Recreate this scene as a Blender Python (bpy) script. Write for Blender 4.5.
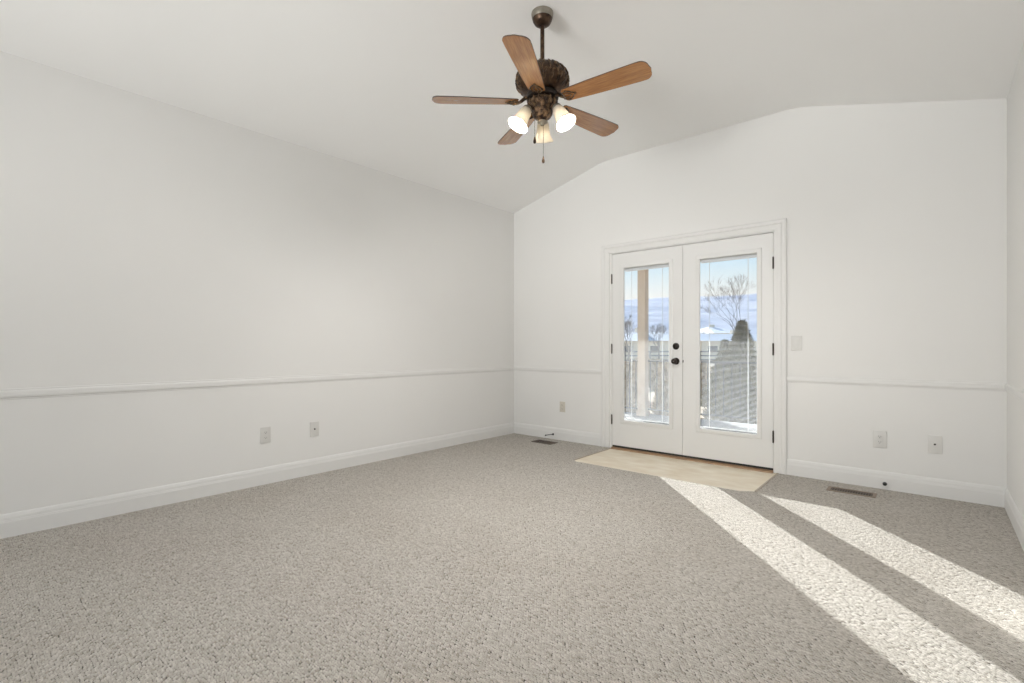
import bpy, bmesh, math, random
from mathutils import Vector, Matrix, noise
random.seed(7)
for o in list(bpy.data.objects): bpy.data.objects.remove(o)
scn = bpy.context.scene
C = scn.collection
PI = math.pi

# ------------------------------------------------------------------ camera
CX, CY, CH, YAW, F = 3.9798, -4.6546, 1.08, 0.7114, 489.49
cam = bpy.data.cameras.new('camera'); camo = bpy.data.objects.new('camera', cam); C.objects.link(camo)
camo.location = (CX, CY, CH); camo.rotation_euler = (PI/2, 0, YAW)
cam.sensor_fit = 'HORIZONTAL'; cam.sensor_width = 36; cam.lens = F*36/1024
cam.shift_y = 5.08/1024; cam.clip_start = 0.03; cam.clip_end = 6000
scn.camera = camo
# ------------------------------------------------------------------ colour management
vs = scn.view_settings; vs.view_transform = 'Standard'; vs.look = 'None'; vs.gamma = 1; vs.exposure = 0.22
vs.use_curve_mapping = False
# ------------------------------------------------------------------ sky
w = bpy.data.worlds.new('sky'); scn.world = w; w.use_nodes = True
nt = w.node_tree; nt.nodes.clear()
wo = nt.nodes.new('ShaderNodeOutputWorld'); bg = nt.nodes.new('ShaderNodeBackground')
tc = nt.nodes.new('ShaderNodeTexCoord'); sp = nt.nodes.new('ShaderNodeSeparateXYZ'); cr = nt.nodes.new('ShaderNodeValToRGB')
nt.links.new(tc.outputs['Generated'], sp.inputs[0]); nt.links.new(sp.outputs['Z'], cr.inputs[0])
nt.links.new(cr.outputs[0], bg.inputs[0]); nt.links.new(bg.outputs[0], wo.inputs[0])
bg.inputs[1].default_value = 1.0
e = cr.color_ramp.elements
e[0].position = 0.0; e[0].color = (.95, .97, 1.0, 1)
e[1].position = 1.0; e[1].color = (.10, .26, .62, 1)
for p_, c_ in ((.095, (1, 1, 1, 1)), (.135, (.80, .92, 1.0, 1)), (.19, (.50, .76, 1.0, 1)), (.45, (.22, .45, .80, 1))):
    k = e.new(p_); k.color = c_
# ------------------------------------------------------------------ sun (low winter sun through the french doors)
sd = bpy.data.lights.new('sun', 'SUN'); sd.energy = 15; sd.angle = math.radians(.53); sd.color = (1, 1, 1)
so = bpy.data.objects.new('sun', sd); C.objects.link(so); so.location = (-20, 22, 9)
so.rotation_euler = Vector((1, -1.09, -.460)).to_track_quat('-Z', 'Y').to_euler()
# ------------------------------------------------------------------ added fill lights outside an unseen, added back-wall window
def fill_light(loc, rot, sx, sy, power, spread=180, col=(1, .993, .985)):
    d = bpy.data.lights.new('fill_light', 'AREA'); d.shape = 'RECTANGLE'; d.size = sx; d.size_y = sy
    d.energy = power; d.color = col; d.spread = math.radians(spread)
    o = bpy.data.objects.new('fill_light', d); C.objects.link(o); o.location = loc; o.rotation_euler = rot
YB = -8.6
fill_light((2.15, YB-.30, 1.50), (PI/2, 0, 0), 2.7, 2.0, 28, 110)
# second added fill light, low and tilted up to brighten the ceiling
fill_light((2.15, YB-1.1, .45), (math.radians(90+22), 0, 0), 2.6, .8, 38, 60)

# ------------------------------------------------------------------ materials
def mat(name, col, rough=.5, metal=0., spec=.5, coat=0.):
    m = bpy.data.materials.new(name); m.use_nodes = True
    b = m.node_tree.nodes['Principled BSDF']
    b.inputs['Base Color'].default_value = (*col, 1); b.inputs['Roughness'].default_value = rough
    b.inputs['Metallic'].default_value = metal; b.inputs['Specular IOR Level'].default_value = spec
    b.inputs['Coat Weight'].default_value = coat
    return m
def srgb(r, g, b):
    f = lambda c: (c/255/12.92 if c/255 <= .04045 else ((c/255+.055)/1.055)**2.4)
    return (f(r), f(g), f(b))
def noisy(m, c1, c2, scale, detail=3, lo=.35, hi=.65, stretch=(1, 1, 1), bump=0, bscale=None, coords='Object', bdist=.01):
    nt = m.node_tree; b = nt.nodes['Principled BSDF']
    tc = nt.nodes.new('ShaderNodeTexCoord'); mp = nt.nodes.new('ShaderNodeMapping'); mp.inputs['Scale'].default_value = stretch
    n = nt.nodes.new('ShaderNodeTexNoise'); n.inputs['Scale'].default_value = scale; n.inputs['Detail'].default_value = detail
    r = nt.nodes.new('ShaderNodeValToRGB'); r.color_ramp.elements[0].position = lo; r.color_ramp.elements[1].position = hi
    r.color_ramp.elements[0].color = (*c1, 1); r.color_ramp.elements[1].color = (*c2, 1)
    L = nt.links.new
    L(tc.outputs[coords], mp.inputs[0]); L(mp.outputs[0], n.inputs['Vector']); L(n.outputs['Fac'], r.inputs[0]); L(r.outputs[0], b.inputs['Base Color'])
    if bump:
        n2 = nt.nodes.new('ShaderNodeTexNoise'); n2.inputs['Scale'].default_value = bscale or scale; n2.inputs['Detail'].default_value = 4
        bu = nt.nodes.new('ShaderNodeBump'); bu.inputs['Strength'].default_value = bump; bu.inputs['Distance'].default_value = bdist
        L(mp.outputs[0], n2.inputs['Vector']); L(n2.outputs['Fac'], bu.inputs['Height']); L(bu.outputs[0], b.inputs['Normal'])
    return m
WALLC = (.815, .81, .795)
m_wall = noisy(mat('painted_wall', WALLC, .85, spec=.2), (.822, .816, .80), (.832, .826, .81), 1.3, bump=.05, bscale=120, bdist=.002)
m_ceil = noisy(mat('painted_ceiling', (.88, .875, .86), .9, spec=.2), (.915, .912, .902), (.925, .922, .912), 1.1, bump=.06, bscale=90, bdist=.002)
m_trim = mat('semi_gloss_trim', (.795, .79, .775), .38, spec=.4)
m_door = mat('door_paint', (.785, .782, .77), .35, spec=.4)
m_plate = mat('switch_plate_plastic', (.70, .69, .665), .3)
m_ivory = mat('almond_plastic', (.66, .62, .54), .35)
m_dark = mat('dark_bronze', (.035, .028, .024), .42, .7)
m_black = mat('black_rubber', (.012, .012, .012), .5)
m_blackslot = mat('dark_slot', (.03, .028, .026), .6)
m_brown = mat('brown_painted_metal', (.10, .068, .045), .4, .3)
m_hinge = mat('hinge_metal', (.09, .075, .065), .4, .8)
m_steel = mat('brushed_steel', (.55, .54, .52), .35, 1)
m_blind = mat('white_blind_metal', (.80, .81, .83), .45)
m_cord = mat('white_cord', (.85, .85, .85), .7)
m_threshold_shade = noisy(mat('threshold_shade', (.36, .23, .13), .45), (.40, .26, .15), (.27, .16, .09), 8, stretch=(1, 14, 14))

def glass_material():
    m = bpy.data.materials.new('window_glass'); m.use_nodes = True; nt = m.node_tree; nt.nodes.clear()
    out = nt.nodes.new('ShaderNodeOutputMaterial'); mx = nt.nodes.new('ShaderNodeMixShader')
    tr = nt.nodes.new('ShaderNodeBsdfTransparent'); tr.inputs[0].default_value = (.985, .99, .985, 1)
    gl = nt.nodes.new('ShaderNodeBsdfGlossy'); gl.inputs['Roughness'].default_value = .01
    fr = nt.nodes.new('ShaderNodeFresnel'); fr.inputs[0].default_value = 1.35
    L = nt.links.new
    L(fr.outputs[0], mx.inputs[0]); L(tr.outputs[0], mx.inputs[1]); L(gl.outputs[0], mx.inputs[2]); L(mx.outputs[0], out.inputs[0])
    return m
m_glass = glass_material()

def carpet_material():
    m = mat('berber_carpet', (.6, .56, .5), .95, spec=.1); nt = m.node_tree; b = nt.nodes['Principled BSDF']; L = nt.links.new
    N = nt.nodes.new
    tc = N('ShaderNodeTexCoord')
    wn = N('ShaderNodeTexNoise'); wn.inputs['Scale'].default_value = 14; wn.inputs['Detail'].default_value = 2
    L(tc.outputs['Object'], wn.inputs['Vector'])
    wob = N('ShaderNodeVectorMath'); wob.operation = 'SCALE'; wob.inputs['Scale'].default_value = .012
    L(wn.outputs['Color'], wob.inputs[0])
    add = N('ShaderNodeVectorMath'); add.operation = 'ADD'; L(tc.outputs['Object'], add.inputs[0]); L(wob.outputs[0], add.inputs[1])
    sx = N('ShaderNodeSeparateXYZ'); L(add.outputs[0], sx.inputs[0])
    A, B = 1/.0120, 1/.0084     # loop length along x, row pitch along y
    def math_(op, a, bb):
        n = N('ShaderNodeMath'); n.operation = op
        for i, v in enumerate((a, bb)):
            if hasattr(v, 'links'): L(v, n.inputs[i])
            else: n.inputs[i].default_value = v
        return n.outputs[0]
    u = math_('ADD', math_('MULTIPLY', sx.outputs['X'], A), math_('MULTIPLY', sx.outputs['Y'], B*.5))
    v = math_('MULTIPLY', sx.outputs['Y'], B)
    cx = N('ShaderNodeCombineXYZ'); L(u, cx.inputs[0]); L(v, cx.inputs[1])
    vo = N('ShaderNodeTexVoronoi'); vo.inputs['Scale'].default_value = 1; vo.inputs['Randomness'].default_value = .5
    vo.voronoi_dimensions = '2D'; L(cx.outputs[0], vo.inputs['Vector'])
    # height: rounded loops with pits between
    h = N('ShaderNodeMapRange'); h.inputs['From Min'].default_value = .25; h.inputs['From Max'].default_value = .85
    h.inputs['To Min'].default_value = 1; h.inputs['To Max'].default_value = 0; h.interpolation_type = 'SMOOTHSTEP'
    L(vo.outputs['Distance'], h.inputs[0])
    fz = N('ShaderNodeTexNoise'); fz.inputs['Scale'].default_value = 260; fz.inputs['Detail'].default_value = 3
    L(tc.outputs['Object'], fz.inputs['Vector'])
    pile = N('ShaderNodeTexNoise'); pile.inputs['Scale'].default_value = 34; pile.inputs['Detail'].default_value = 3
    L(tc.outputs['Object'], pile.inputs['Vector'])
    hh = math_('ADD', h.outputs[0], math_('ADD', math_('MULTIPLY', fz.outputs['Fac'], .45), math_('MULTIPLY', pile.outputs['Fac'], .9)))
    bu = N('ShaderNodeBump'); bu.inputs['Strength'].default_value = .85; bu.inputs['Distance'].default_value = .0045
    L(hh, bu.inputs['Height']); L(bu.outputs[0], b.inputs['Normal'])
    # colour: cream yarn, tiny tone change from loop to loop, darker flecks, shade painted in the pits, faint old stains
    cell = N('ShaderNodeValToRGB'); ce = cell.color_ramp.elements
    ce[0].position = 0; ce[0].color = (.43, .39, .338, 1); ce[1].position = 1; ce[1].color = (.69, .65, .60, 1)
    k = ce.new(.12); k.color = (.53, .495, .445, 1); k = ce.new(.55); k.color = (.58, .543, .49, 1)
    sc = N('ShaderNodeSeparateColor'); L(vo.outputs['Color'], sc.inputs[0]); L(sc.outputs[0], cell.inputs[0])
    pit_shade = N('ShaderNodeValToRGB'); pe = pit_shade.color_ramp.elements
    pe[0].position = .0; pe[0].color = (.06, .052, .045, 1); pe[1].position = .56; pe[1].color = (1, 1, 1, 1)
    L(math_('ADD', h.outputs[0], math_('MULTIPLY', math_('SUBTRACT', pile.outputs['Fac'], .47), .9)), pit_shade.inputs[0])
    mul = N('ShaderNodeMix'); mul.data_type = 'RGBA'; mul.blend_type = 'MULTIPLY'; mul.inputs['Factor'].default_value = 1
    L(cell.outputs[0], mul.inputs['A']); L(pit_shade.outputs[0], mul.inputs['B'])
    st = N('ShaderNodeTexNoise'); st.inputs['Scale'].default_value = 1.6; st.inputs['Detail'].default_value = 5; L(tc.outputs['Object'], st.inputs['Vector'])
    sr = N('ShaderNodeValToRGB'); sr.color_ramp.elements[0].position = .30; sr.color_ramp.elements[0].color = (.95, .94, .93, 1)
    sr.color_ramp.elements[1].position = .55; sr.color_ramp.elements[1].color = (1, 1, 1, 1); L(st.outputs['Fac'], sr.inputs[0])
    m2 = N('ShaderNodeMix'); m2.data_type = 'RGBA'; m2.blend_type = 'MULTIPLY'; m2.inputs['Factor'].default_value = 1
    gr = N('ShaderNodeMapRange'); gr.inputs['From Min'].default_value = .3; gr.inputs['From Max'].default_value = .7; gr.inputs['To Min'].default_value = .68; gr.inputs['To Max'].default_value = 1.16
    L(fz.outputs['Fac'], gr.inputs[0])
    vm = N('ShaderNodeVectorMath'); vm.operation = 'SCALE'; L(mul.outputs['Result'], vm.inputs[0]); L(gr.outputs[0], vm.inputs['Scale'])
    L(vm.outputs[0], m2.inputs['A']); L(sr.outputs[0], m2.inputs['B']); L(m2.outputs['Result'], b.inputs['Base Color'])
    return m
m_carpet = carpet_material()
m_tile = noisy(mat('beige_vinyl_tile', (.6, .5, .36), .38, spec=.45), (.70, .60, .45), (.84, .77, .64), 4.5, 6, .3, .7, stretch=(1, 1.8, 1), bump=.1, bscale=30, bdist=.001)
m_grout = mat('tile_edge_strip', (.42, .36, .28), .5)

# ------------------------------------------------------------------ helpers
def tag(o, label=None, cat=None, group=None, kind=None):
    if label: o['label'] = label
    if cat: o['category'] = cat
    if group: o['group'] = group
    if kind: o['kind'] = kind
    return o
def empty(name, loc=(0, 0, 0), rz=0):
    o = bpy.data.objects.new(name, None); C.objects.link(o); o.location = loc; o.rotation_euler = (0, 0, rz)
    o.empty_display_size = .1
    return o
def obj(name, bm, m, parent=None, smooth=False, loc=None, rot=None):
    me = bpy.data.meshes.new(name); bmesh.ops.recalc_face_normals(bm, faces=bm.faces); bm.to_mesh(me); bm.free()
    for mm in (m if isinstance(m, (list, tuple)) else [m]): me.materials.append(mm)
    if smooth:
        for p in me.polygons: p.use_smooth = True
        try: me.set_sharp_from_angle(angle=math.radians(40))
        except Exception: pass
    o = bpy.data.objects.new(name, me); C.objects.link(o)
    if parent: o.parent = parent
    if loc: o.location = loc
    if rot: o.rotation_euler = rot
    return o
def box(bm, x0, x1, y0, y1, z0, z1, bev=0, mi=0):
    vs = [bm.verts.new((x, y, z)) for x in (x0, x1) for y in (y0, y1) for z in (z0, z1)]
    idx = ((0, 1, 3, 2), (4, 6, 7, 5), (0, 4, 5, 1), (2, 3, 7, 6), (0, 2, 6, 4), (1, 5, 7, 3))
    fs = [bm.faces.new([vs[i] for i in q]) for q in idx]
    for f in fs: f.material_index = mi
    if bev:
        es = list({ed for f in fs for ed in f.edges})
        bmesh.ops.bevel(bm, geom=es, offset=bev, segments=2, affect='EDGES', profile=.6)
    return bm
def prism(bm, pts, f0, f1):
    a = [bm.verts.new(f0(p)) for p in pts]; b = [bm.verts.new(f1(p)) for p in pts]
    bm.faces.new(a); bm.faces.new(b[::-1]); n = len(pts)
    for i in range(n): bm.faces.new((a[i], a[(i+1) % n], b[(i+1) % n], b[i]))
    return bm
def lathe(bm, prof, seg=32, M=None):
    M = M or Matrix()
    rings = []
    for r, z in prof:
        if r < 1e-6: rings.append([bm.verts.new(M @ Vector((0, 0, z)))])
        else: rings.append([bm.verts.new(M @ Vector((r*math.cos(2*PI*i/seg), r*math.sin(2*PI*i/seg), z))) for i in range(seg)])
    for a, b in zip(rings, rings[1:]):
        for i in range(seg):
            j = (i+1) % seg
            if len(a) == 1 and len(b) == 1: continue
            if len(a) == 1: bm.faces.new((a[0], b[i], b[j]))
            elif len(b) == 1: bm.faces.new((a[i], a[j], b[0]))
            else: bm.faces.new((a[i], a[j], b[j], b[i]))
    return bm
def tube(bm, pts, r, seg=8, close=False, caps=True):
    pts = [Vector(p) for p in pts]; n = len(pts); rings = []
    rr = r if isinstance(r, (list, tuple)) else [r]*n
    up = None
    for i, p in enumerate(pts):
        if close: t = pts[(i+1) % n]-pts[i-1]
        else: t = pts[min(i+1, n-1)]-pts[max(i-1, 0)]
        t.normalize()
        if up is None: up = t.orthogonal().normalized()
        up = (up - t*up.dot(t)); up = up.normalized() if up.length > 1e-6 else t.orthogonal().normalized()
        s = t.cross(up)
        rings.append([bm.verts.new(p+(up*math.cos(2*PI*k/seg)+s*math.sin(2*PI*k/seg))*rr[i]) for k in range(seg)])
    rng = range(n) if close else range(n-1)
    for i in rng:
        a, b = rings[i], rings[(i+1) % n]
        for k in range(seg): bm.faces.new((a[k], a[(k+1) % seg], b[(k+1) % seg], b[k]))
    if not close and caps: bm.faces.new(rings[0][::-1]); bm.faces.new(rings[-1])
    return bm
def B_(): return bmesh.new()
def frame_loop(bm, prof, x0, x1, z0, z1, closed=True, ysgn=-1, ybase=0):
    """sweep a profile [(outward offset, protrusion)] round a rectangle in the xz plane; open = no bottom run"""
    rows = []
    for o, p in prof:
        y = ybase+ysgn*p
        if closed: q = [(x0-o, y, z0-o), (x0-o, y, z1+o), (x1+o, y, z1+o), (x1+o, y, z0-o)]
        else: q = [(x0-o, y, z0), (x0-o, y, z1+o), (x1+o, y, z1+o), (x1+o, y, z0)]
        rows.append([bm.verts.new(c) for c in q])
    for a, b in zip(rows, rows[1:]):
        for i in range(4 if closed else 3):
            j = (i+1) % 4; bm.faces.new((a[i], a[j], b[j], b[i]))
    if not closed:
        bm.faces.new([r[0] for r in rows]); bm.faces.new([r[3] for r in rows][::-1])
    return bm
def run(bm, prof, a, b, nrm):
    """straight moulding: profile [(protrusion, z)] from a to b, protruding along nrm"""
    nrm = Vector(nrm); a = Vector(a); b = Vector(b)
    r0 = [bm.verts.new(a+nrm*p+Vector((0, 0, z))) for p, z in prof]; r1 = [bm.verts.new(b+nrm*p+Vector((0, 0, z))) for p, z in prof]
    n = len(prof)
    for i in range(n): bm.faces.new((r0[i], r0[(i+1) % n], r1[(i+1) % n], r1[i]))
    bm.faces.new(r0); bm.faces.new(r1[::-1])
    return bm

# ------------------------------------------------------------------ room shell
W, ZC, ZF, XK1, XK2 = 4.3512, 2.7451, 3.0817, 1.2675, 3.1104
DX0, DX1, DZ1 = 1.377, 2.934, 2.066          # door opening
prof_c = []                                    # ceiling profile with softly rounded kinks
def ceil_z(x):
    def raw(x):
        if x < XK1: return ZC+(ZF-ZC)*x/XK1
        if x > XK2: return ZC+(ZF-ZC)*(W-x)/(W-XK2)
        return ZF
    r = .10; n = 9
    if r < x < W-r: return sum(raw(x+r*(2*i/(n-1)-1)) for i in range(n))/n
    return raw(x)
xs = [0]+[XK1-.12+.02*i for i in range(13)]+[XK2-.12+.02*i for i in range(13)]+[W]
prof_c = [(x, ceil_z(x)) for x in xs]
bm = B_()
up = [(x, z+.15) for x, z in prof_c]
prism(bm, [(-.15, ZC-.02), (0, ZC)]+prof_c[1:-1]+[(W, ZC), (W+.15, ZC-.02), (W+.15, ZC+.2)]+up[::-1][1:-1]+[(-.15, ZC+.2)],
      lambda p: (p[0], .15, p[1]), lambda p: (p[0], YB-.15, p[1]))
tag(obj('ceiling', bm, m_ceil, smooth=False), kind='structure')

def gable_wall(y0, y1, hx0, hx1, hz0, hz1):
    bm = B_()
    def col(x0, x1, zb):
        pts = [(x0, zb), (x1, zb)]+[(x, z+.01) for x, z in [(x1, ceil_z(x1))]+[q for q in prof_c[::-1] if x0 < q[0] < x1]+[(x0, ceil_z(x0))]]
        prism(bm, pts, lambda p: (p[0], y0, p[1]), lambda p: (p[0], y1, p[1]))
    col(0, hx0, -.1); col(hx1, W, -.1); col(hx0, hx1, hz1)
    if hz0 > 0: box(bm, hx0, hx1, y0, y1, -.1, hz0)
    return bm
tag(obj('wall_back', gable_wall(0, .15, DX0-.012, DX1+.012, -.1, DZ1+.012), m_wall), kind='structure')
tag(obj('wall_front', gable_wall(YB-.15, YB, .75, 3.55, .45, 2.50), m_wall), kind='structure')
tag(obj('wall_left', box(B_(), -.15, 0, YB-.15, .15, -.1, ZC+.01), m_wall), kind='structure')
tag(obj('wall_right', box(B_(), W, W+.15, YB-.15, .15, -.1, ZC+.01), m_wall), kind='structure')

# floor: carpet round the tiled entry pad
TX0, TX1, TY = 1.375, 2.975, -.775
bm = B_()
box(bm, -.02, TX0, YB, .02, -.1, 0); box(bm, TX1, W+.02, YB, .02, -.1, 0); box(bm, TX0, TX1, YB, TY, -.1, 0)
# cut corners of the carpet at the pad
prism(bm, [(TX0, TY), (TX0+.05, TY), (TX0, TY+.05)], lambda p: (p[0], p[1], 0), lambda p: (p[0], p[1], -.05))
prism(bm, [(TX1, TY), (TX1-.10, TY), (TX1, TY+.07)], lambda p: (p[0], p[1], 0), lambda p: (p[0], p[1], -.05))
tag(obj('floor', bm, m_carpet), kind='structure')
bm = B_(); box(bm, TX0, TX1, TY, .0, -.1, -.005)
tag(obj('floor_tile', bm, m_tile), 'beige tiled entry pad set in the carpet before the double doors', 'tiled pad', kind='structure')
bm = B_(); box(bm, TX1-.010, TX1+.004, TY+.07, -.005, -.01, .003); box(bm, TX0-.004, TX0+.006, TY+.05, -.005, -.01, .001)
tag(obj('trim_1', bm, m_grout), kind='structure')

# baseboards and chair rails
BP = [(0, 0), (.013, 0), (.013, .086), (.0115, .089), (.0115, .094), (.010, .098), (.009, .112), (.005, .127), (.002, .132), (0, .133)]
CR = [(0, .778), (.003, .780), (.003, .786), (.009, .790), (.011, .800), (.011, .818), (.009, .826), (.003, .830), (.003, .838), (0, .840)]
def trims(P_, nb):
    tag(obj(nb+'_left', run(B_(), P_, (0, YB, 0), (0, 0, 0), (1, 0, 0)), m_trim), kind='structure')
    tag(obj(nb+'_right', run(B_(), P_, (W, YB, 0), (W, 0, 0), (-1, 0, 0)), m_trim), kind='structure')
    tag(obj(nb+'_back_left', run(B_(), P_, (0, 0, 0), (1.2735, 0, 0), (0, -1, 0)), m_trim), kind='structure')
    tag(obj(nb+'_back_right', run(B_(), P_, (3.0265, 0, 0), (W, 0, 0), (0, -1, 0)), m_trim), kind='structure')
    tag(obj(nb+'_front', run(B_(), P_, (0, YB, 0), (W, YB, 0), (0, 1, 0)), m_trim), kind='structure')
BASE = []
trims(BP, 'baseboard')
i = 2
for a, b, n in (((0, YB, 0), (0, 0, 0), (1, 0, 0)), ((W, YB, 0), (W, 0, 0), (-1, 0, 0)), ((0, 0, 0), (1.2735, 0, 0), (0, -1, 0)),
                ((3.0265, 0, 0), (W, 0, 0), (0, -1, 0)), ((0, YB, 0), (.66, YB, 0), (0, 1, 0)), ((3.64, YB, 0), (W, YB, 0), (0, 1, 0))):
    tag(obj('trim_%d' % i, run(B_(), CR, a, b, n), m_trim), kind='structure'); i += 1
# door casing, jamb, head
bm = B_()
frame_loop(bm, [(.012, 0), (.012, .010), (.018, .013), (.030, .013), (.034, .016), (.060, .018), (.066, .014), (.072, .020), (.092, .022), (.1035, .018), (.1035, 0)], DX0-.016, DX1, 0, DZ1-.004, closed=False)
tag(obj('trim_8', bm, m_trim), kind='structure')
bm = B_()
box(bm, DX0-.012, DX0, -.0005, .15, -.005, DZ1+.012); box(bm, DX1, DX1+.012, -.0005, .15, -.005, DZ1+.012); box(bm, DX0, DX1, -.0005, .15, DZ1, DZ1+.012)
box(bm, DX0, DX0+.012, .05, .075, .02, DZ1); box(bm, DX1-.012, DX1, .05, .075, .02, DZ1); box(bm, DX0, DX1, .05, .075, DZ1-.012, DZ1)
tag(obj('trim_9', bm, m_trim), kind='structure')
bm = B_(); prism(bm, [(-.035, -.005), (-.03, .006), (0, .012), (.15, .014), (.15, -.08), (-.035, -.05)], lambda p: (DX0, p[0], p[1]), lambda p: (DX1, p[0], p[1]))  # threshold; its brown front strip stands in for soft shading on the tile
tag(obj('trim_10', bm, m_threshold_shade), kind='structure')
bm = B_(); box(bm, DX0, DX1, .012, .055, .012, .030)
tag(obj('trim_11', bm, m_blackslot), kind='structure')

# ------------------------------------------------------------------ french doors
GZ0, GZ1 = .310, 1.900
def door_leaf(name, x0, x1, g0, g1, label, hinge_x, handles):
    t = empty(name, ((x0+x1)/2, .0, .0)); tag(t, label, 'door', kind='structure')
    cx = (x0+x1)/2
    L = lambda x: x-cx
    z0, z1, y0, y1 = .033, 2.0605, .001, .045
    bm = B_()
    a0, a1, b0, b1 = g0-.036, g1+.022, GZ0-.032, GZ1+.022
    box(bm, L(x0), L(a0), y0, y1, z0, z1); box(bm, L(a1), L(x1), y0, y1, z0, z1)
    box(bm, L(a0), L(a1), y0, y1, z0, b0); box(bm, L(a0), L(a1), y0, y1, b1, z1)
    bmesh.ops.remove_doubles(bm, verts=bm.verts, dist=1e-5)
    obj('door_panel', bm, m_door, t)
    bm = B_()
    pr = [(0, -.009), (0, .004), (.004, .009), (.012, .010), (.020, .007), (.030, .008), (.038, .004), (.040, -.001)]
    frame_loop(bm, pr, L(g0), L(g1), GZ0, GZ1, ysgn=-1)
    frame_loop(bm, [(0, -.013), (0, .006), (.01, .01), (.038, .004), (.04, -.001)], L(g0)-.034, L(g1), GZ0-.028, GZ1, ysgn=1, ybase=.046)
    # white spacer bar in the glazing cavity
    frame_loop(bm, [(-.004, .0), (-.004, .018), (.02, .018)], L(g0)-.014, L(g1), GZ0-.010, GZ1, ysgn=1, ybase=.0145)
    obj('glazing_frame', bm, m_door, t, smooth=True)
    for yy in (.0085, .0345):
        obj('glass_pane', box(B_(), L(g0)-.036, L(g1)+.015, yy, yy+.001, GZ0-.030, GZ1+.015), m_glass, t)
    # blind between the panes: headrail, slats tilted almost parallel to the sun, bottom rail, ladder cords
    bl = obj('blind', box(B_(), L(g0)+.004, L(g1)-.004, .016, .031, GZ1-.034, GZ1-.006, .001), m_blind, t)
    bm = B_(); z = GZ0+.030; tilt = math.radians(21.7); hw = .0038
    while z < GZ1-.042:
        pts = []
        for s in (-1, 0, 1):
            pts.append((.0235+s*hw*math.cos(tilt), z+s*hw*math.sin(tilt)+(.0006 if s == 0 else 0)))
        for (ya, za), (yb, zb) in zip(pts, pts[1:]):
            v = [bm.verts.new((L(g0)+.005, ya, za)), bm.verts.new((L(g1)-.005, ya, za)), bm.verts.new((L(g1)-.005, yb, zb)), bm.verts.new((L(g0)+.005, yb, zb))]
            bm.faces.new(v)
        z += .0108
    obj('blind_slats', bm, m_blind, bl)
    obj('bottom_rail', box(B_(), L(g0)+.011, L(g1)-.011, .0175, .0295, GZ0+.006, GZ0+.020, .001), m_blind, bl)
    wdt = g1-g0
    for fx in (.165, .845):
        xx = L(g0+wdt*fx)
        obj('ladder_cord', box(B_(), xx-.0028, xx+.0028, .0158, .0163, GZ0+.01, GZ1-.03), m_cord, bl)
    for hz in (.305, 1.057, 1.80):
        bm = B_()
        s = 1 if hinge_x > cx else -1
        M = Matrix.Translation((L(hinge_x)+s*.001, -.006, 0))
        lathe(bm, [(0, hz-.054), (.005, hz-.052), (.0068, hz-.047), (.0068, hz+.047), (.005, hz+.052), (0, hz+.054)], 14, M)
        for q in (-.03, -.01, .01, .03): lathe(bm, [(.0068, hz+q-.0012), (.0074, hz+q-.0008), (.0074, hz+q+.0008), (.0068, hz+q+.0012)], 14, M)
        box(bm, L(hinge_x)-s*.004, L(hinge_x)+s*.003, -.0015, .002, hz-.047, hz+.047)
        obj('hinge', bm, m_hinge, t, smooth=True)
    for kind, hx, hz in handles:
        Mx = Matrix.Translation((L(hx), .001, hz)) @ Matrix.Rotation(PI/2, 4, 'X')
        if kind == 'deadbolt':
            d = obj('deadbolt', lathe(B_(), [(0, 0), (.031, 0), (.033, .003), (.031, .010), (.024, .013), (.018, .015), (0, .015)], 28, Mx), m_dark, t, smooth=True)
            bm = B_(); box(bm, L(hx)-.006, L(hx)+.006, -.030, -.012, hz-.018, hz+.018, .003); obj('thumb_turn', bm, m_dark, d, smooth=True)
        elif kind == 'knob':
            d = obj('door_knob', lathe(B_(), [(0, 0), (.033, 0), (.034, .004), (.030, .009), (.014, .012), (.012, .030), (.018, .036), (.027, .044), (.0285, .054), (.025, .062), (.014, .067), (0, .068)], 28, Mx), m_dark, t, smooth=True)
            bm = B_(); box(bm, L(hx)-.004, L(hx)+.004, -.070, -.064, hz-.0015, hz+.0015); obj('lock_button', bm, m_steel, d)
        else:
            obj('strike_plate', box(B_(), L(hx)-.004, L(hx)+.004, -.0015, .002, hz-.012, hz+.012, .0008), m_dark, t)
    return t
door_leaf('door_1', 1.3795, 2.1395, 1.518, 2.006, 'left leaf of the white glazed double doors, with black knob and deadbolt', 1.378, [('deadbolt', 2.0775, 1.083), ('knob', 2.0775, .938)])
door_leaf('door_2', 2.1425, 2.9315, 2.309, 2.804, 'right leaf of the white glazed double doors, without a knob', 2.933, [('strike', 2.1465, .938)])

# ------------------------------------------------------------------ added unseen window behind the camera, an opening for the fill lights
bm = B_()
frame_loop(bm, [(-.05, -.02), (-.05, .03), (0, .03), (0, .018), (.09, .018), (.09, 0)], .75, 3.55, .45, 2.50, ysgn=1, ybase=YB)
box(bm, 2.12, 2.18, YB-.06, YB-.02, .45, 2.50)
wf = obj('added_window', bm, m_trim); tag(wf, kind='structure')
obj('window_glass', box(B_(), .78, 3.52, YB-.05, YB-.046, .48, 2.47), m_glass, wf)

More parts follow.
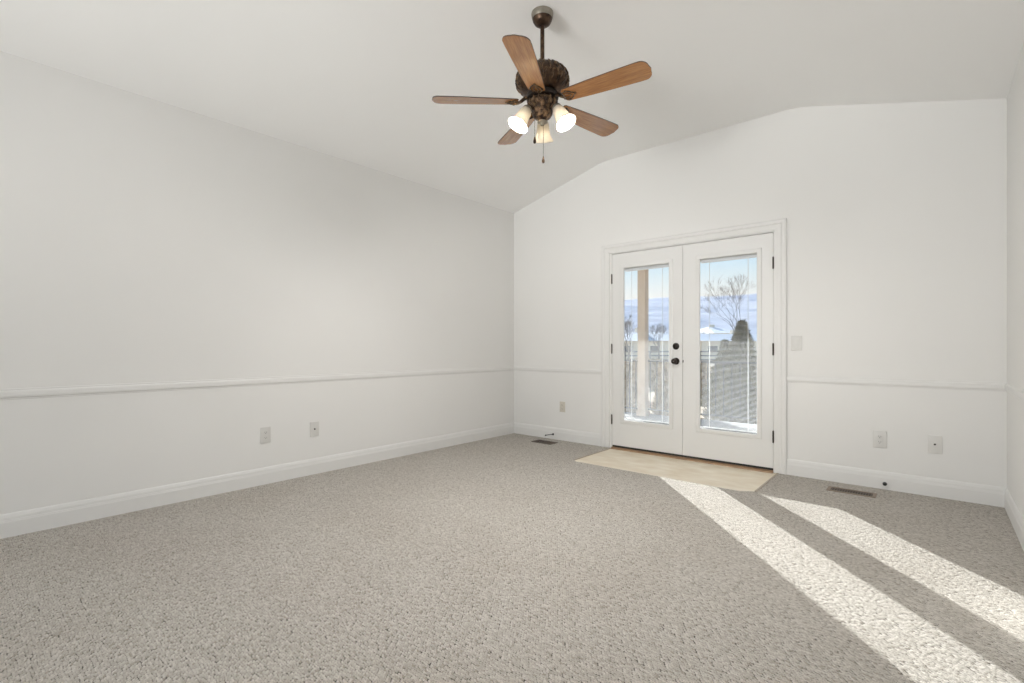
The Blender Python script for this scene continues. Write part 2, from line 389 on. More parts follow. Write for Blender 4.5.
# ------------------------------------------------------------------ plates on the walls  (local frame: x right, z up, -y out of the wall)
def plate(name, label, cat, loc, rz, kind, m=m_plate, w=.078, h=.124, group=None):
    t = empty(name, loc, rz); tag(t, label, cat, group)
    obj('cover_plate', box(B_(), -w/2, w/2, -.0065, 0, -h/2, h/2, .0022), m, t, smooth=True)
    def screw(z):
        M = Matrix.Translation((0, -.0062, z)) @ Matrix.Rotation(PI/2, 4, 'X')
        obj('screw', lathe(B_(), [(0, 0), (.0034, 0), (.0030, .0012), (0, .0016)], 12, M), m, t, smooth=True)
    if kind == 'outlet':
        for s in (-1, 1):
            zc = s*.0205
            bm = B_()
            pts = []
            for k in range(28):
                a = 2*PI*k/28; x = .0172*math.cos(a); z = .0172*math.sin(a); pts.append((x, max(-.0142, min(.0142, z))))
            prism(bm, pts, lambda p: (p[0], -.0062, p[1]+zc), lambda p: (p[0]*.96, -.0085, p[1]*.96+zc))
            r = obj('socket', bm, m, t)
            bm = B_()
            box(bm, -.0075, -.0055, -.0088, -.008, zc-.001, zc+.008); box(bm, .0055, .0075, -.0088, -.008, zc-.001, zc+.007)
            lathe(bm, [(0, 0), (.0026, 0), (.0026, .0008), (0, .0008)], 10, Matrix.Translation((0, -.008, zc-.007)) @ Matrix.Rotation(PI/2, 4, 'X'))
            obj('socket_slots', bm, m_blackslot, r)
        screw(0)
    elif kind == 'jack':
        M = Matrix.Translation((0, -.006, .002)) @ Matrix.Rotation(PI/2, 4, 'X')
        r = obj('coaxial_jack', lathe(B_(), [(0, 0), (.0065, 0), (.0065, .003), (.0046, .003), (.0046, .010), (.0030, .010), (.0030, .006), (0, .006)], 14, M), m_dark, t, smooth=True)
        for z in (-.041, .041): screw(z)
    elif kind == 'switch':
        bm = B_(); box(bm, -.0175, .0175, -.0080, -.006, -.034, .034, .001); obj('switch_bezel', bm, m, t)
        bm = B_(); prism(bm, [(-.0078, -.031), (-.0105, -.031), (-.0088, 0), (-.0115, .031), (-.0078, .031)], lambda p: (-.0145, p[0], p[1]), lambda p: (.0145, p[0], p[1]))
        obj('rocker', bm, m, t)
        for z in (-.047, .047): screw(z)
    return t
plate('wall_outlet', 'white electrical outlet plate on the left wall', 'outlet', (0, -3.007, .385), PI/2, 'outlet')
plate('coaxial_plate', 'white cable jack plate on the left wall, right of its outlet', 'wall plate', (0, -2.606, .380), PI/2, 'jack')
plate('wall_outlet', 'almond outlet plate on the far wall, left of the double doors', 'outlet', (.738, 0, .386), 0, 'outlet', m_ivory, w=.075, h=.120)
plate('wall_outlet', 'white outlet plate right of the double doors, nearer the doors', 'outlet', (3.668, 0, .374), 0, 'outlet', w=.085, h=.128)
plate('coaxial_plate', 'white cable jack plate by the right corner of the far wall', 'wall plate', (3.985, 0, .375), 0, 'jack', w=.080, h=.128)
plate('light_switch', 'white rocker light switch beside the right door casing', 'light switch', (3.110, 0, 1.108), 0, 'switch', w=.080, h=.122)

# door stop stub and cable through the baseboard
t = empty('door_stop', (.615, -.016, .058)); tag(t, 'black tipped spring door stop low on the baseboard left of the doors', 'door stop')
bm = B_(); tube(bm, [(.0035*math.cos(k*1.05)-.0006*k, -.006-k*.00062, .0035*math.sin(k*1.05)-.0001*k) for k in range(95)], .0016, 5); obj('spring', bm, m_black, t, smooth=True)
obj('base_disc', lathe(B_(), [(0, 0), (.012, 0), (.011, .005), (.005, .007), (0, .007)], 16, Matrix.Rotation(PI/2, 4, 'X')), m_black, t, smooth=True)
obj('rubber_tip', lathe(B_(), [(0, 0), (.007, .001), (.008, .004), (.008, .012), (.005, .015), (0, .015)], 16, Matrix.Translation((-.057, -.062, -.010)) @ Matrix.Rotation(PI/2, 4, 'X')), m_black, t, smooth=True)
t = empty('door_bumper', (3.699, -.016, .043)); tag(t, 'small round black bumper on the baseboard beside the floor register', 'door stop')
obj('base_disc', lathe(B_(), [(0, 0), (.014, 0), (.014, .004), (.010, .007), (0, .007)], 20, Matrix.Rotation(PI/2, 4, 'X')), m_black, t, smooth=True)
obj('rubber_tip', lathe(B_(), [(0, .006), (.011, .006), (.012, .012), (.010, .020), (.005, .023), (0, .023)], 20, Matrix.Rotation(PI/2, 4, 'X')), m_black, t, smooth=True)

# floor registers
def register(label, x0, x1, y0, y1, mframe, mslat, n):
    t = empty('floor_register', ((x0+x1)/2, (y0+y1)/2, 0)); tag(t, label, 'floor vent')
    hx, hy = (x1-x0)/2, (y1-y0)/2; b = .022
    bm = B_()
    box(bm, -hx, hx, -hy, -hy+b, 0, .005, .0015); box(bm, -hx, hx, hy-b, hy, 0, .005, .0015)
    box(bm, -hx, -hx+b, -hy+b, hy-b, 0, .005); box(bm, hx-b, hx, -hy+b, hy-b, 0, .005)
    obj('register_frame', bm, mframe, t)
    obj('damper', box(B_(), -hx+b, hx-b, -hy+b, hy-b, .0002, .0010), m_blackslot, t)
    bm = B_()
    for k in range(n):
        x = -hx+b+(2*hx-2*b)*(k+.5)/n
        box(bm, x-.0024, x+.0024, -hy+b, hy-b, .001, .0045)
    box(bm, -hx+b, hx-b, -.003, .003, .001, .0047)
    obj('grille', bm, mslat, t)
m_regframe = mat('bronze_register', (.26, .20, .15), .45, .3)
register('brown floor vent left of the doors, near the far left corner', .515, .785, -.305, -.155, m_brown, m_brown, 22)
register('dark slotted floor vent right of the doors, below the outlet', 3.365, 3.665, -.325, -.195, m_regframe, m_brown, 16)

# ------------------------------------------------------------------ ceiling fan
FX, FY = 2.200, -2.311
fan = empty('ceiling_fan', (FX, FY, ceil_z(FX)))
tag(fan, 'bronze ceiling fan with five wooden blades and three lit glass shades', 'ceiling fan')
Z = lambda z: z-ceil_z(FX)
m_bronze = noisy(mat('antique_bronze', (.12, .07, .045), .38, .75), (.035, .02, .014), (.10, .06, .036), 30, 4)
m_pewter = noisy(mat('aged_pewter', (.3, .28, .24), .38, .8), (.26, .24, .20), (.36, .33, .28), 20)
m_orn = noisy(mat('ornate_bronze', (.12, .07, .04), .42, .6), (.030, .018, .012), (.26, .16, .085), 38, 3, .42, .72, bump=1, bscale=55, bdist=.012)
m_wood = noisy(mat('blade_oak', (.36, .19, .09), .26, spec=.5, coat=.6), (.50, .235, .085), (.29, .125, .042), 9, 6, .3, .72, stretch=(1.2, 14, 14))
m_blade_edge = mat('blade_edge', (.07, .035, .02), .5)
obj('canopy', lathe(B_(), [(0, Z(3.0815)), (.0645, Z(3.0815)), (.066, Z(3.075)), (.064, Z(3.058)), (.060, Z(3.044))], 40), m_pewter, fan, smooth=True)
obj('canopy_cup', lathe(B_(), [(.0595, Z(3.045)), (.057, Z(3.034)), (.048, Z(3.018)), (.034, Z(3.007)), (.017, Z(3.002)), (0, Z(3.002))], 40), m_bronze, fan, smooth=True)
obj('downrod', lathe(B_(), [(.0125, Z(3.0)), (.0125, Z(2.800)), (.020, Z(2.795)), (.024, Z(2.78)), (.024, Z(2.762))], 24), m_bronze, fan, smooth=True)
mh = obj('motor_housing', lathe(B_(), [(0, Z(2.768)), (.03, Z(2.767)), (.060, Z(2.762)), (.092, Z(2.751)), (.120, Z(2.734)), (.141, Z(2.712)), (.153, Z(2.690)), (.158, Z(2.672)),
      (.157, Z(2.655)), (.150, Z(2.638)), (.134, Z(2.620)), (.112, Z(2.605)), (.09, Z(2.598)), (.07, Z(2.595)), (0, Z(2.595))], 56), m_bronze, fan, smooth=True)
# leaf relief round the belly of the housing
bm = B_()
for k in range(30):
    a = 2*PI*k/30
    for (z0, z1, wd, ph) in ((2.742, 2.664, .010, 0), (2.668, 2.612, .009, .1)):
        pts = []; sw = .10*math.sin(k*2.1)
        for q in range(6):
            f = q/5; zz = z0+(z1-z0)*f; aa = a+ph+sw*f
            rr = .158*math.sqrt(max(.05, 1-((zz-2.668)/(.105 if zz > 2.668 else .088))**2))+.001
            pts.append((rr*math.cos(aa), rr*math.sin(aa), Z(zz)))
        tube(bm, pts, [.002, wd*.5, wd*.75, wd*.7, wd*.4, .0015], 6)
obj('leaf_relief', bm, m_orn, mh, smooth=True)
bm = B_()
for k in range(40):
    a = 2*PI*k/40; lathe(bm, [(0, -.006), (.005, -.003), (.006, 0), (.005, .003), (0, .006)], 8, Matrix.Translation((.158*math.cos(a), .158*math.sin(a), Z(2.667))))
obj('beaded_band', bm, m_orn, mh, smooth=True)
obj('flywheel', lathe(B_(), [(.03, Z(2.598)), (.092, Z(2.596)), (.096, Z(2.588)), (.096, Z(2.566)), (.085, Z(2.560)), (.03, Z(2.560))], 40), m_dark, fan, smooth=True)
sh = obj('switch_housing', lathe(B_(), [(.03, Z(2.562)), (.070, Z(2.560)), (.084, Z(2.548)), (.088, Z(2.532)), (.080, Z(2.520)), (.066, Z(2.512)), (.060, Z(2.500)), (.064, Z(2.492)), (.060, Z(2.470)),
      (.048, Z(2.452)), (.040, Z(2.448)), (.028, Z(2.440)), (.018, Z(2.428)), (.010, Z(2.420)), (0, Z(2.418))], 40), m_orn, fan, smooth=True)
obj('finial', lathe(B_(), [(.020, Z(2.436)), (.030, Z(2.430)), (.030, Z(2.424)), (.016, Z(2.418)), (.010, Z(2.406)), (0, Z(2.402))], 24), m_pewter, sh, smooth=True)
bm = B_()
for k in range(16):
    a = 2*PI*k/16
    tube(bm, [((.088-.010*f*f)*math.cos(a+.2*f), (.088-.010*f*f)*math.sin(a+.2*f), Z(2.556-.045*f)) for f in (0, .25, .5, .75, 1)], [.002, .006, .007, .005, .002], 6)
obj('scroll_relief', bm, m_orn, sh, smooth=True)

def blade_mesh():
    bm = B_()
    pts = [(.145, -.042), (.155, -.050), (.30, -.060), (.45, -.067), (.585, -.0715)]
    for k in range(1, 9):
        a = -PI/2+PI/2*k/8; pts.append((.608+.044*math.cos(a)*1.0, -.0275+.044*math.sin(a)))
    pts.append((.658, 0))
    full = pts+[(x, -y) for x, y in pts[::-1][1:]]
    top = [bm.verts.new((x, y, .003)) for x, y in full]; bot = [bm.verts.new((x, y, -.003)) for x, y in full]
    f1 = bm.faces.new(top); f2 = bm.faces.new(bot[::-1]); n = len(full)
    for i in range(n):
        f = bm.faces.new((top[i], bot[i], bot[(i+1) % n], top[(i+1) % n])); f.material_index = 1
    me = bpy.data.meshes.new('blade'); bmesh.ops.recalc_face_normals(bm, faces=bm.faces); bm.to_mesh(me); bm.free()
    me.materials.append(m_wood); me.materials.append(m_blade_edge)
    return me
def iron_mesh():
    bm = B_()
    # arm from the flywheel, open scroll loops gripping the blade underside
    tube(bm, [(.080, 0, .028), (.105, 0, .020), (.125, 0, .004), (.145, 0, -.006), (.165, 0, -.008)], [.012, .011, .010, .010, .008], 10)
    for s in (-1, 1):
        tube(bm, [(.150, 0, -.007), (.165, s*.018, -.007), (.185, s*.032, -.007), (.205, s*.036, -.007), (.222, s*.026, -.007), (.238, s*.010, -.007), (.250, 0, -.007)], [.0045, .0042, .004, .004, .004, .004, .003], 8)
        tube(bm, [(.165, 0, -.007), (.185, s*.012, -.008), (.205, s*.014, -.008), (.222, s*.004, -.007)], .0035, 6)
        lathe(bm, [(0, -.013), (.005, -.012), (.007, -.008), (.007, -.003)], 10, Matrix.Translation((.200, s*.035, 0)))
    lathe(bm, [(0, -.013), (.005, -.012), (.007, -.008), (.007, -.003)], 10, Matrix.Translation((.248, 0, 0)))
    for v_ in bm.verts:
        if v_.co.x > .14: v_.co.x -= .03*min(1, (v_.co.x-.14)/.03)
    me = bpy.data.meshes.new('blade_iron'); bmesh.ops.recalc_face_normals(bm, faces=bm.faces); bm.to_mesh(me); bm.free()
    me.materials.append(m_orn)
    for p in me.polygons: p.use_smooth = True
    return me
bmsh, imsh = blade_mesh(), iron_mesh()
A0 = math.radians(7.5)
for k in range(5):
    b = bpy.data.objects.new('fan_blade', bmsh); C.objects.link(b); b.parent = fan
    b.location = (0, 0, Z(2.546)); b.rotation_euler = Matrix.Rotation(A0+k*2*PI/5, 3, 'Z').to_euler()
    b.rotation_mode = 'XYZ'
    R_ = Matrix.Rotation(A0+k*2*PI/5, 3, 'Z') @ Matrix.Rotation(math.radians(-11), 3, 'X')
    b.rotation_euler = R_.to_euler()
    i_ = bpy.data.objects.new('blade_iron', imsh); C.objects.link(i_); i_.parent = b

# light kit
def shade_material():
    m = bpy.data.materials.new('lit_marbled_glass'); m.use_nodes = True; nt = m.node_tree; b = nt.nodes['Principled BSDF']; N = nt.nodes.new; L = nt.links.new
    b.inputs['Base Color'].default_value = (.66, .63, .58, 1); b.inputs['Roughness'].default_value = .3
    b.inputs['Transmission Weight'].default_value = 0
    tr = N('ShaderNodeBsdfTranslucent'); tr.inputs[0].default_value = (.95, .88, .74, 1)
    mx = N('ShaderNodeMixShader'); mx.inputs[0].default_value = .5
    L(b.outputs[0], mx.inputs[1]); L(tr.outputs[0], mx.inputs[2]); L(mx.outputs[0], nt.nodes['Material Output'].inputs[0])
    n = N('ShaderNodeTexNoise'); n.inputs['Scale'].default_value = 18; n.inputs['Detail'].default_value = 5; n.inputs['Distortion'].default_value = 1.5
    r = N('ShaderNodeValToRGB'); r.color_ramp.elements[0].color = (.40, .35, .26, 1); r.color_ramp.elements[1].color = (.62, .585, .52, 1)
    L(n.outputs['Fac'], r.inputs[0]); L(r.outputs[0], tr.inputs[0])
    return m
m_shade = shade_material()
m_bulb = bpy.data.materials.new('glowing_bulb'); m_bulb.use_nodes = True
bb = m_bulb.node_tree.nodes['Principled BSDF']; bb.inputs['Emission Color'].default_value = (1, .86, .66, 1); bb.inputs['Emission Strength'].default_value = 2.5
for az, lit in ((125, 1), (245, 1), (5, 1)):
    a = math.radians(az); d = Vector((math.cos(a), math.sin(a), 0))
    neck = d*.098+Vector((0, 0, Z(2.488))); mouth = d*.168+Vector((0, 0, Z(2.368)))
    ax = (mouth-neck).normalized(); q = ax.to_track_quat('Z', 'Y').to_matrix().to_4x4(); M = Matrix.Translation(neck) @ q
    arm = obj('lamp_arm', tube(B_(), [d*.050+Vector((0, 0, Z(2.487))), d*.070+Vector((0, 0, Z(2.502))), d*.086+Vector((0, 0, Z(2.505))), neck], .008, 10), m_bronze, fan, smooth=True)
    obj('shade_fitter', lathe(B_(), [(0, -.016), (.016, -.014), (.026, -.004), (.029, .006), (.029, .012), (.025, .012)], 24, M), m_pewter, arm, smooth=True)
    outer = [(.024, .004), (.030, .012), (.036, .030), (.039, .055), (.042, .080), (.047, .098), (.056, .114), (.064, .128)]
    inner = [(r-.003, z) for r, z in outer[::-1]]
    s = obj('lamp_shade', lathe(B_(), outer+inner, 36, M), m_shade, fan, smooth=True)
    obj('bulb', lathe(B_(), [(0, .012), (.011, .014), (.012, .032), (.018, .046), (.022, .062), (.019, .078), (.010, .086), (0, .088)], 20, M), m_bulb, s, smooth=True)
    pl = bpy.data.lights.new('lamp_glow', 'POINT'); pl.energy = 42; pl.color = (1, .97, .935); pl.shadow_soft_size = .02
    po = bpy.data.objects.new('lamp_glow', pl); C.objects.link(po); po.parent = fan; po.location = neck+ax*.092
# pull chains
cr_ = Vector((math.cos(YAW), math.sin(YAW), 0))
for (dx, z0, z1) in ((-.026, 2.49, 2.318), (-.002, 2.42, 2.215)):
    q = cr_*dx + Vector((.01, -.045 if dx < -.01 else 0, 0))
    bm = B_(); n = int((z0-z1)/.006)
    for k in range(n): lathe(bm, [(0, -.0021), (.0015, -.0015), (.0021, 0), (.0015, .0015), (0, .0021)], 6, Matrix.Translation((q.x, q.y, Z(z0-k*.006))))
    tube(bm, [(q.x, q.y, Z(z0)), (q.x, q.y, Z(z1))], .0007, 5)
    c = obj('pull_chain', bm, m_bronze, fan)
    obj('chain_fob', lathe(B_(), [(0, .006), (.003, .004), (.0055, -.006), (.0085, -.020), (.0085, -.030), (.005, -.036), (0, -.037)], 16, Matrix.Translation((q.x, q.y, Z(z1)))), m_bronze, c, smooth=True)

# ================================================================== OUTSIDE
def at(u, v, d):
    """world point seen at pixel u, v (used only to read positions off the photograph) at depth d"""
    r = (u-512)*d/F
    return Vector((CX+r*math.cos(YAW)-d*math.sin(YAW), CY+r*math.sin(YAW)+d*math.cos(YAW), CH-(v-346.58)*d/F))
m_conc = noisy(mat('pale_concrete', (.55, .54, .52), .9, spec=.2), (.30, .295, .29), (.40, .395, .385), 3, 6, bump=.2, bscale=60, bdist=.003)
m_stucco = noisy(mat('tan_stucco', (.60, .47, .36), .95, spec=.1), (.60, .47, .36), (.66, .53, .41), 8, 5, bump=.3, bscale=160, bdist=.003)
m_iron = mat('black_iron', (.03, .03, .032), .5, .5)
m_snow = noisy(mat('snowy_ground', (.7, .7, .72), .9, spec=.1), (.42, .34, .23), (.66, .64, .62), .9, 8, .44, .56, stretch=(1, 1, 1))
m_field = noisy(mat('dry_field', (.5, .42, .3), .95, spec=.1), (.38, .28, .17), (.58, .50, .40), .22, 8, .38, .62)
m_roofsnow = mat('snowy_roof', (.92, .90, .89), .9, spec=.1)
m_cream = mat('cream_siding', (.88, .77, .60), .8)
m_dkwin = mat('dark_window', (.05, .06, .08), .15)
m_bark = noisy(mat('grey_bark', (.22, .17, .14), .9, spec=.1), (.16, .125, .10), (.30, .24, .20), 20)
m_ever = noisy(mat('evergreen_needles', (.10, .11, .05), .9, spec=.1), (.075, .075, .03), (.22, .19, .085), 7, 4)
m_drybush = noisy(mat('dry_shrub_twigs', (.3, .24, .15), .9, spec=.1), (.26, .185, .10), (.55, .43, .27), 9, 4)
m_fence = mat('weathered_fence', (.20, .17, .15), .9)
m_stone = noisy(mat('sandstone', (.55, .36, .25), .9), (.50, .32, .22), (.66, .48, .36), 5, 4)
m_mount = noisy(mat('hazy_mountain', (.6, .62, .75), 1, spec=0), (.74, .70, .71), (.90, .87, .88), .02, 8, .35, .65, stretch=(1, 1, 2.5))  # pale colours have the distance haze painted in

# porch
tag(obj('floor_porch', box(B_(), -3.2, 6.0, .15, 3.0, -.20, -.045), m_conc), 'pale concrete porch slab outside the double doors', 'porch', kind='structure')
bm = B_(); box(bm, .315, .445, 2.735, 2.865, -.045, 2.42); box(bm, .30, .46, 2.72, 2.88, -.045, .03)
tag(obj('porch_post', bm, m_stucco), 'square tan stucco porch post outside the left door', 'post')
bm = B_(); box(bm, -3.4, 6.2, 2.66, 2.94, 2.385, 2.70)
tag(obj('porch_beam', bm, m_stucco), 'tan stucco beam carried by the porch post', 'beam')
bm = B_(); prism(bm, [(.15, 2.95), (3.25, 2.70), (3.25, 2.80), (.15, 3.25)], lambda p: (-3.6, p[0], p[1]), lambda p: (6.4, p[0], p[1]))
tag(obj('ceiling_porch', bm, m_trim), kind='structure')
def railing(label, x0, x1, y, grp):
    t = empty('porch_railing', ((x0+x1)/2, y, -.045)); tag(t, label, 'railing', grp)
    hx = (x1-x0)/2
    obj('top_rail', box(B_(), -hx, hx, -.018, .018, .880, .905, .003), m_iron, t)
    obj('bottom_rail', box(B_(), -hx, hx, -.012, .012, .095, .115), m_iron, t)
    n = int((x1-x0)/.115)
    first = None
    for k in range(n+1):
        if first is None: first = obj('baluster', box(B_(), -.006, .006, -.006, .006, .11, .885), m_iron, t); o = first
        else: o = first.copy(); C.objects.link(o)
        o.parent = t; o.location = (-hx+.03+(2*hx-.06)*k/n, 0, 0)
railing('black iron porch railing left of the tan post', -3.1, .285, 2.80, 'porch railings')
railing('black iron porch railing right of the tan post', .475, 5.9, 2.80, 'porch railings')

# ground: yard sloping to flat fields
def ground_z(x, y):
    d = math.hypot(x-CX, y-CY)
    return -.30-.30*min(1, max(0, (d-10)/20))
bm = B_()
def far_grid(bm, r0, r1, nr, a0, a1, na, zf):
    rows = []
    for i in range(nr+1):
        r = r0*(r1/r0)**(i/nr); row = []
        for j in range(na+1):
            a = a0+(a1-a0)*j/na; x = CX-r*math.sin(a); y = CY+r*math.cos(a); row.append(bm.verts.new((x, y, zf(x, y, i/nr, a))))
        rows.append(row)
    for p, q in zip(rows, rows[1:]):
        for j in range(na): bm.faces.new((p[j], p[j+1], q[j+1], q[j]))
far_grid(bm, 7.7, 1600, 46, YAW-1.25, YAW+1.25, 60, lambda x, y, f, a: (ground_z(x, y)+.05*noise.noise(Vector((x*.3, y*.3, 0)))) if y > 3.05 else -.35)
tag(obj('ground', bm, m_field), kind='structure')
bm = B_()
def mz(x, y, f, a):
    r = math.hypot(x-CX, y-CY)
    base = f**1.1*205
    n = noise.fractal(Vector((x*.0022, y*.0022, 3.1)), 1.0, 2.0, 6)
    return -6+base*(1+.04*n)+13*n*f
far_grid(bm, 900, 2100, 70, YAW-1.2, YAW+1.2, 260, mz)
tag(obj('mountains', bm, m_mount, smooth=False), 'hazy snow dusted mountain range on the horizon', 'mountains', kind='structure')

# plants
def conifer(label, base, h, r, n, m, seed, grp=None, cone=1.0):
    rnd = random.Random(seed)
    t = empty('evergreen_shrub' if m is m_ever else 'dry_shrub', base, rnd.random()*6); tag(t, label, 'shrub', grp)
    obj('stem', tube(B_(), [(0, 0, 0), (.01, 0, h*.5), (0, .01, h*.93)], [.03, .02, .006], 8), m_bark, t)
    bm = B_()
    for k in range(n):
        f = rnd.random()**1.25; z = h*(.03+.97*f)
        rr = r*((1-f)**1.0*cone+(1-cone)*.6)*(1+.22*math.sin(f*23+k % 5))
        a = rnd.random()*2*PI; q = rr*(.35+.65*rnd.random()**.5)
        c = Vector((q*math.cos(a), q*math.sin(a), z)); L_ = .05+.07*rnd.random()
        d = Vector((math.cos(a)*.8+rnd.uniform(-.5, .5), math.sin(a)*.8+rnd.uniform(-.5, .5), rnd.uniform(.1, 1.2))).normalized()
        s = d.orthogonal().normalized(); s.rotate(Matrix.Rotation(rnd.random()*6, 3, d)); s *= .013+.010*rnd.random(); u = d.cross(s)
        v = [bm.verts.new(c-d*L_*.3+s), bm.verts.new(c-d*L_*.3-s*.5+u), bm.verts.new(c-d*L_*.3-s*.5-u), bm.verts.new(c+d*L_)]
        for f_ in ((0, 1, 3), (1, 2, 3), (2, 0, 3), (0, 2, 1)): bm.faces.new([v[i] for i in f_])
    obj('foliage', bm, m, t)
    return t
P_ = at(742, 412, 8.9); P_.z = -.30
conifer('tall dark cone shaped evergreen shrub behind the porch railing', P_, 1.80, .56, 15000, m_ever, 3)
P_ = at(725, 412, 11.0); P_.z = -.30
conifer('shorter evergreen shrub left of the tall cone shaped one', P_, 1.48, .46, 8000, m_ever, 5)
P_ = at(703, 412, 12.8); P_.z = -.30
conifer('low loose dry shrub at the left edge of the right glass', P_, .95, .42, 1500, m_drybush, 8, cone=.5)
conifer('dry leafy shrub behind the railing left of the porch post', (-.55, 3.95, -.32), 1.12, .50, 4200, m_drybush, 9, cone=.45)
conifer('rounded dry shrub behind the railing just right of the porch post', (.36, 3.95, -.32), 1.10, .40, 3800, m_drybush, 14, cone=.45)
P_ = at(655, 380, 17); P_.z = -.37
conifer('small distant bush in the yard beyond the railing, right of the porch post', P_, 1.0, .62, 2600, m_drybush, 12, cone=.4)

def bare_tree(label, base, h, seed, spread=.55, depth=6, r0=None, grp='bare winter trees'):
    rnd = random.Random(seed); t = empty('bare_tree', base); tag(t, label, 'tree', grp)
    bt, bb_ = B_(), B_()
    def grow(p, d, L, r, k):
        pts = [p]; rr = [r]; q = p.copy(); dd = d.copy()
        for i in range(3):
            dd = (dd+Vector((rnd.uniform(-.16, .16), rnd.uniform(-.16, .16), rnd.uniform(-.05, .12)))).normalized(); q = q+dd*L/3; pts.append(q.copy()); rr.append(r*(1-.13*(i+1)))
        tube(bt if k == 0 else bb_, pts, rr, 6 if k < 2 else 4, caps=False)
        if k >= depth: return
        nb = 4 if k == 0 else rnd.choice((2, 3, 3))
        for i in range(nb):
            a = rnd.random()*2*PI; o = dd.orthogonal().normalized(); o.rotate(Matrix.Rotation(a, 3, dd))
            nd = (dd+o*spread*rnd.uniform(.6, 1.3)+Vector((0, 0, .12))).normalized()
            st = pts[rnd.choice((2, 3, 3))] if k else pts[3]
            grow(st.copy(), nd, L*rnd.uniform(.66, .82), max(rr[-1]*.66, r0*.05), k+1)
    r0 = r0 or h*.022
    grow(Vector((0, 0, 0)), Vector((0, 0, 1)), h*.25, r0, 0)
    obj('trunk', bt, m_bark, t); obj('branches', bb_, m_bark, t)
    return t
P_ = at(741, 356, 42); P_.z = -.6
bare_tree('large bare tree seen through the right door glass above the evergreen', P_, 9.3, 21, .50, 6, .11)
P_ = at(627, 356, 36); P_.z = -.6
bare_tree('bare tree left of the porch post', P_, 5.2, 5, .6, 6)
P_ = at(659, 354, 48); P_.z = -.6
bare_tree('low bare tree right of the porch post', P_, 5.2, 11, .62, 6)
P_ = at(706, 352, 95); P_.z = -.6
bare_tree('distant bare tree behind the snow roofed house, left in the right glass', P_, 7.0, 31, .6, 5)
P_ = at(726, 352, 128); P_.z = -.6
bare_tree('distant bare tree just right of the snow roofed house', P_, 7.0, 33, .6, 5)

# houses and outbuildings, local frame facing the camera
def house(label, u, d, w_, dep, eave, ridge, mw, windows, hip=.25, z0=-.6):
    p = at(u, 346, d); p.z = z0
    t = empty('house', p, YAW+.06); tag(t, label, 'building', 'far houses')
    hw, hd = w_/2, dep/2
    obj('wall', box(B_(), -hw, hw, -hd, hd, 0, eave), mw, t)
    bm = B_(); o = .4; hx = hw*(1-hip)
    v = [bm.verts.new(c) for c in ((-hw-o, -hd-o, eave), (hw+o, -hd-o, eave), (hw+o, hd+o, eave), (-hw-o, hd+o, eave), (-hx, 0, ridge), (hx, 0, ridge))]
    for f in ((0, 1, 5, 4), (1, 2, 5), (2, 3, 4, 5), (3, 0, 4), (3, 2, 1, 0)): bm.faces.new([v[i] for i in f])
    obj('roof', bm, m_roofsnow, t)
    for (x, z, ww, hh) in windows: obj('window', box(B_(), x-ww/2, x+ww/2, -hd-.06, -hd, z-hh/2, z+hh/2), m_dkwin, t)
    obj('chimney', box(B_(), -.5, .4, -.4, .4, ridge-.8, ridge+.5), m_cream, t)
    return t
house('pale house with a snow covered hip roof seen through the right glass', 712, 110, 6.5, 16, 4.5, 6.1, m_cream, [(-2, 3.6, 1, 1), (0.3, 3.6, 1, 1), (2.2, 3.6, 1, 1)], .7)
house('long low snow roofed building in front of the pale house', 735, 66, 13, 8, 2.4, 3.4, m_cream, [(-5, 1.4, 1.2, .7), (-2, 1.4, 1.2, .7), (3, 1.4, 1.2, .7)], .1)
house('long snow roofed shed seen either side of the porch post', 640, 58, 9, 10, 2.3, 3.4, m_cream, [(-3, 1.4, 1, .7), (0, 1.4, 1, .7), (3, 1.4, 1, .7)], .1)
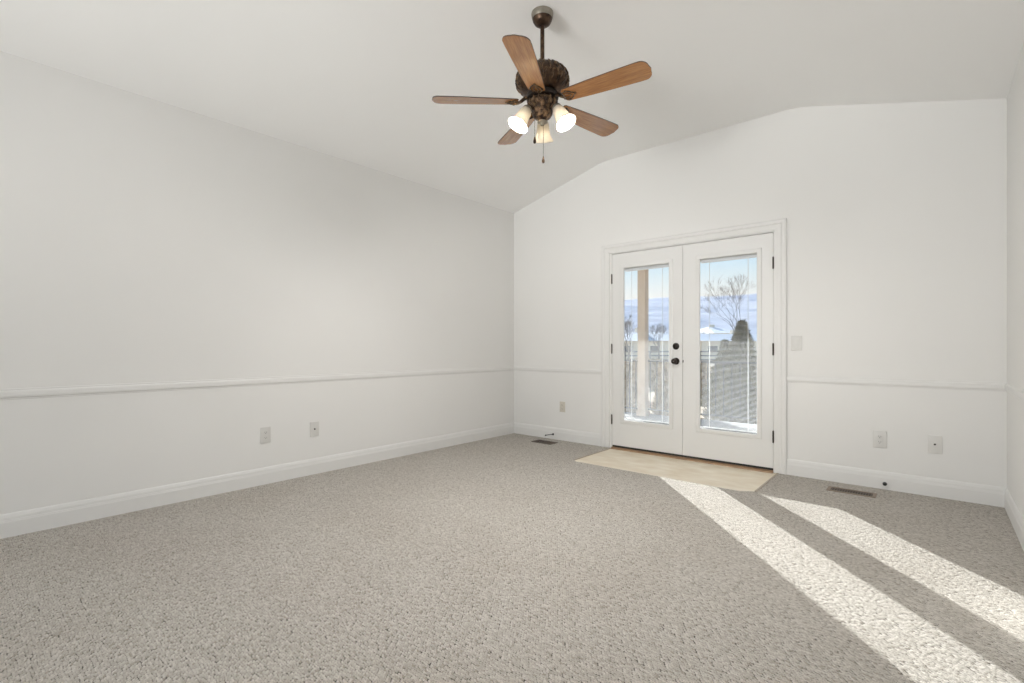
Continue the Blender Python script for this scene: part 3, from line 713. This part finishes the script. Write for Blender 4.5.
# dark evergreen hedge row
P_ = at(664, 350, 90); P_.z = -.6
def hedge(label, u0, u1, d, h, seed):
    rnd = random.Random(seed); p = at((u0+u1)/2, 346, d); p.z = -.6; t = empty('tree_row', p, YAW); wid = (u1-u0)*d/F
    bm = B_()
    for k in range(2600):
        x = rnd.uniform(-wid/2, wid/2); y = rnd.uniform(-1.2, 1.2); hh = h*(.75+.25*noise.noise(Vector((x*.35, seed, 0)))+.08*noise.noise(Vector((x*1.3, seed, 4)))); z = rnd.random()**.8*hh
        s = .12+.16*rnd.random(); c = Vector((x, y, z))
        v = [bm.verts.new(c+Vector((rnd.uniform(-s, s), rnd.uniform(-s, s), rnd.uniform(-s, s)))) for _ in range(4)]
        for f_ in ((0, 1, 3), (1, 2, 3), (2, 0, 3), (0, 2, 1)): bm.faces.new([v[i] for i in f_])
    me = obj('foliage', bm, m_drybush, t); tag(t, label, 'trees', 'distant tree rows')
hedge('brown tree row beyond the shed, seen right of the porch post', 646, 690, 85, 4.9, 4)
hedge('brown tree row beyond the shed, seen left of the porch post', 612, 640, 85, 4.6, 6)
hedge('distant brown tree row behind the snow roofed house', 698, 765, 130, 6.2, 9)
# fences
def fence(label, u0, u1, d, h, nrail):
    p = at((u0+u1)/2, 346, d); p.z = -.6 if d > 30 else ground_z(p.x, p.y)
    t = empty('rail_fence', p, YAW); tag(t, label, 'fence', 'yard fences'); wid = (u1-u0)*d/F
    n = max(3, int(wid/2.4)); first = None
    for k in range(n+1):
        if first is None: first = obj('fence_post', box(B_(), -.06, .06, -.06, .06, 0, h), m_fence, t); o = first
        else: o = first.copy(); C.objects.link(o); o.parent = t
        o.location = (-wid/2+wid*k/n, 0, 0)
    for k in range(nrail):
        z = h*(k+1)/nrail-.08
        obj('fence_rail', box(B_(), -wid/2, wid/2, -.02, .02, z-.06, z+.06), m_fence, t)
fence('far dark rail fence in front of the snow roofed shed', 600, 775, 50, 1.25, 3)
fence('nearer rail fence across the dry yard', 600, 775, 30, .85, 2)
# stones by the porch
for k, (u, v, d, s) in enumerate(((648, 400, 11.2, .19), (665, 402, 10.3, .22), (672, 400, 12.3, .17), (662, 402, 13.0, .2))):
    p = at(u, v, d); p.z = -.34; bm = B_(); bmesh.ops.create_icosphere(bm, subdivisions=3, radius=s)
    for vv in bm.verts:
        nn = noise.noise(vv.co*6+Vector((k*3, 0, 0))); vv.co *= 1+.25*nn; vv.co.z *= .62
        vv.co.z += s*.4
    o = obj('garden_rock', bm, m_stone, loc=p); tag(o, 'reddish garden rock beyond the railing right of the post', 'rock', 'garden rocks beyond the railing')
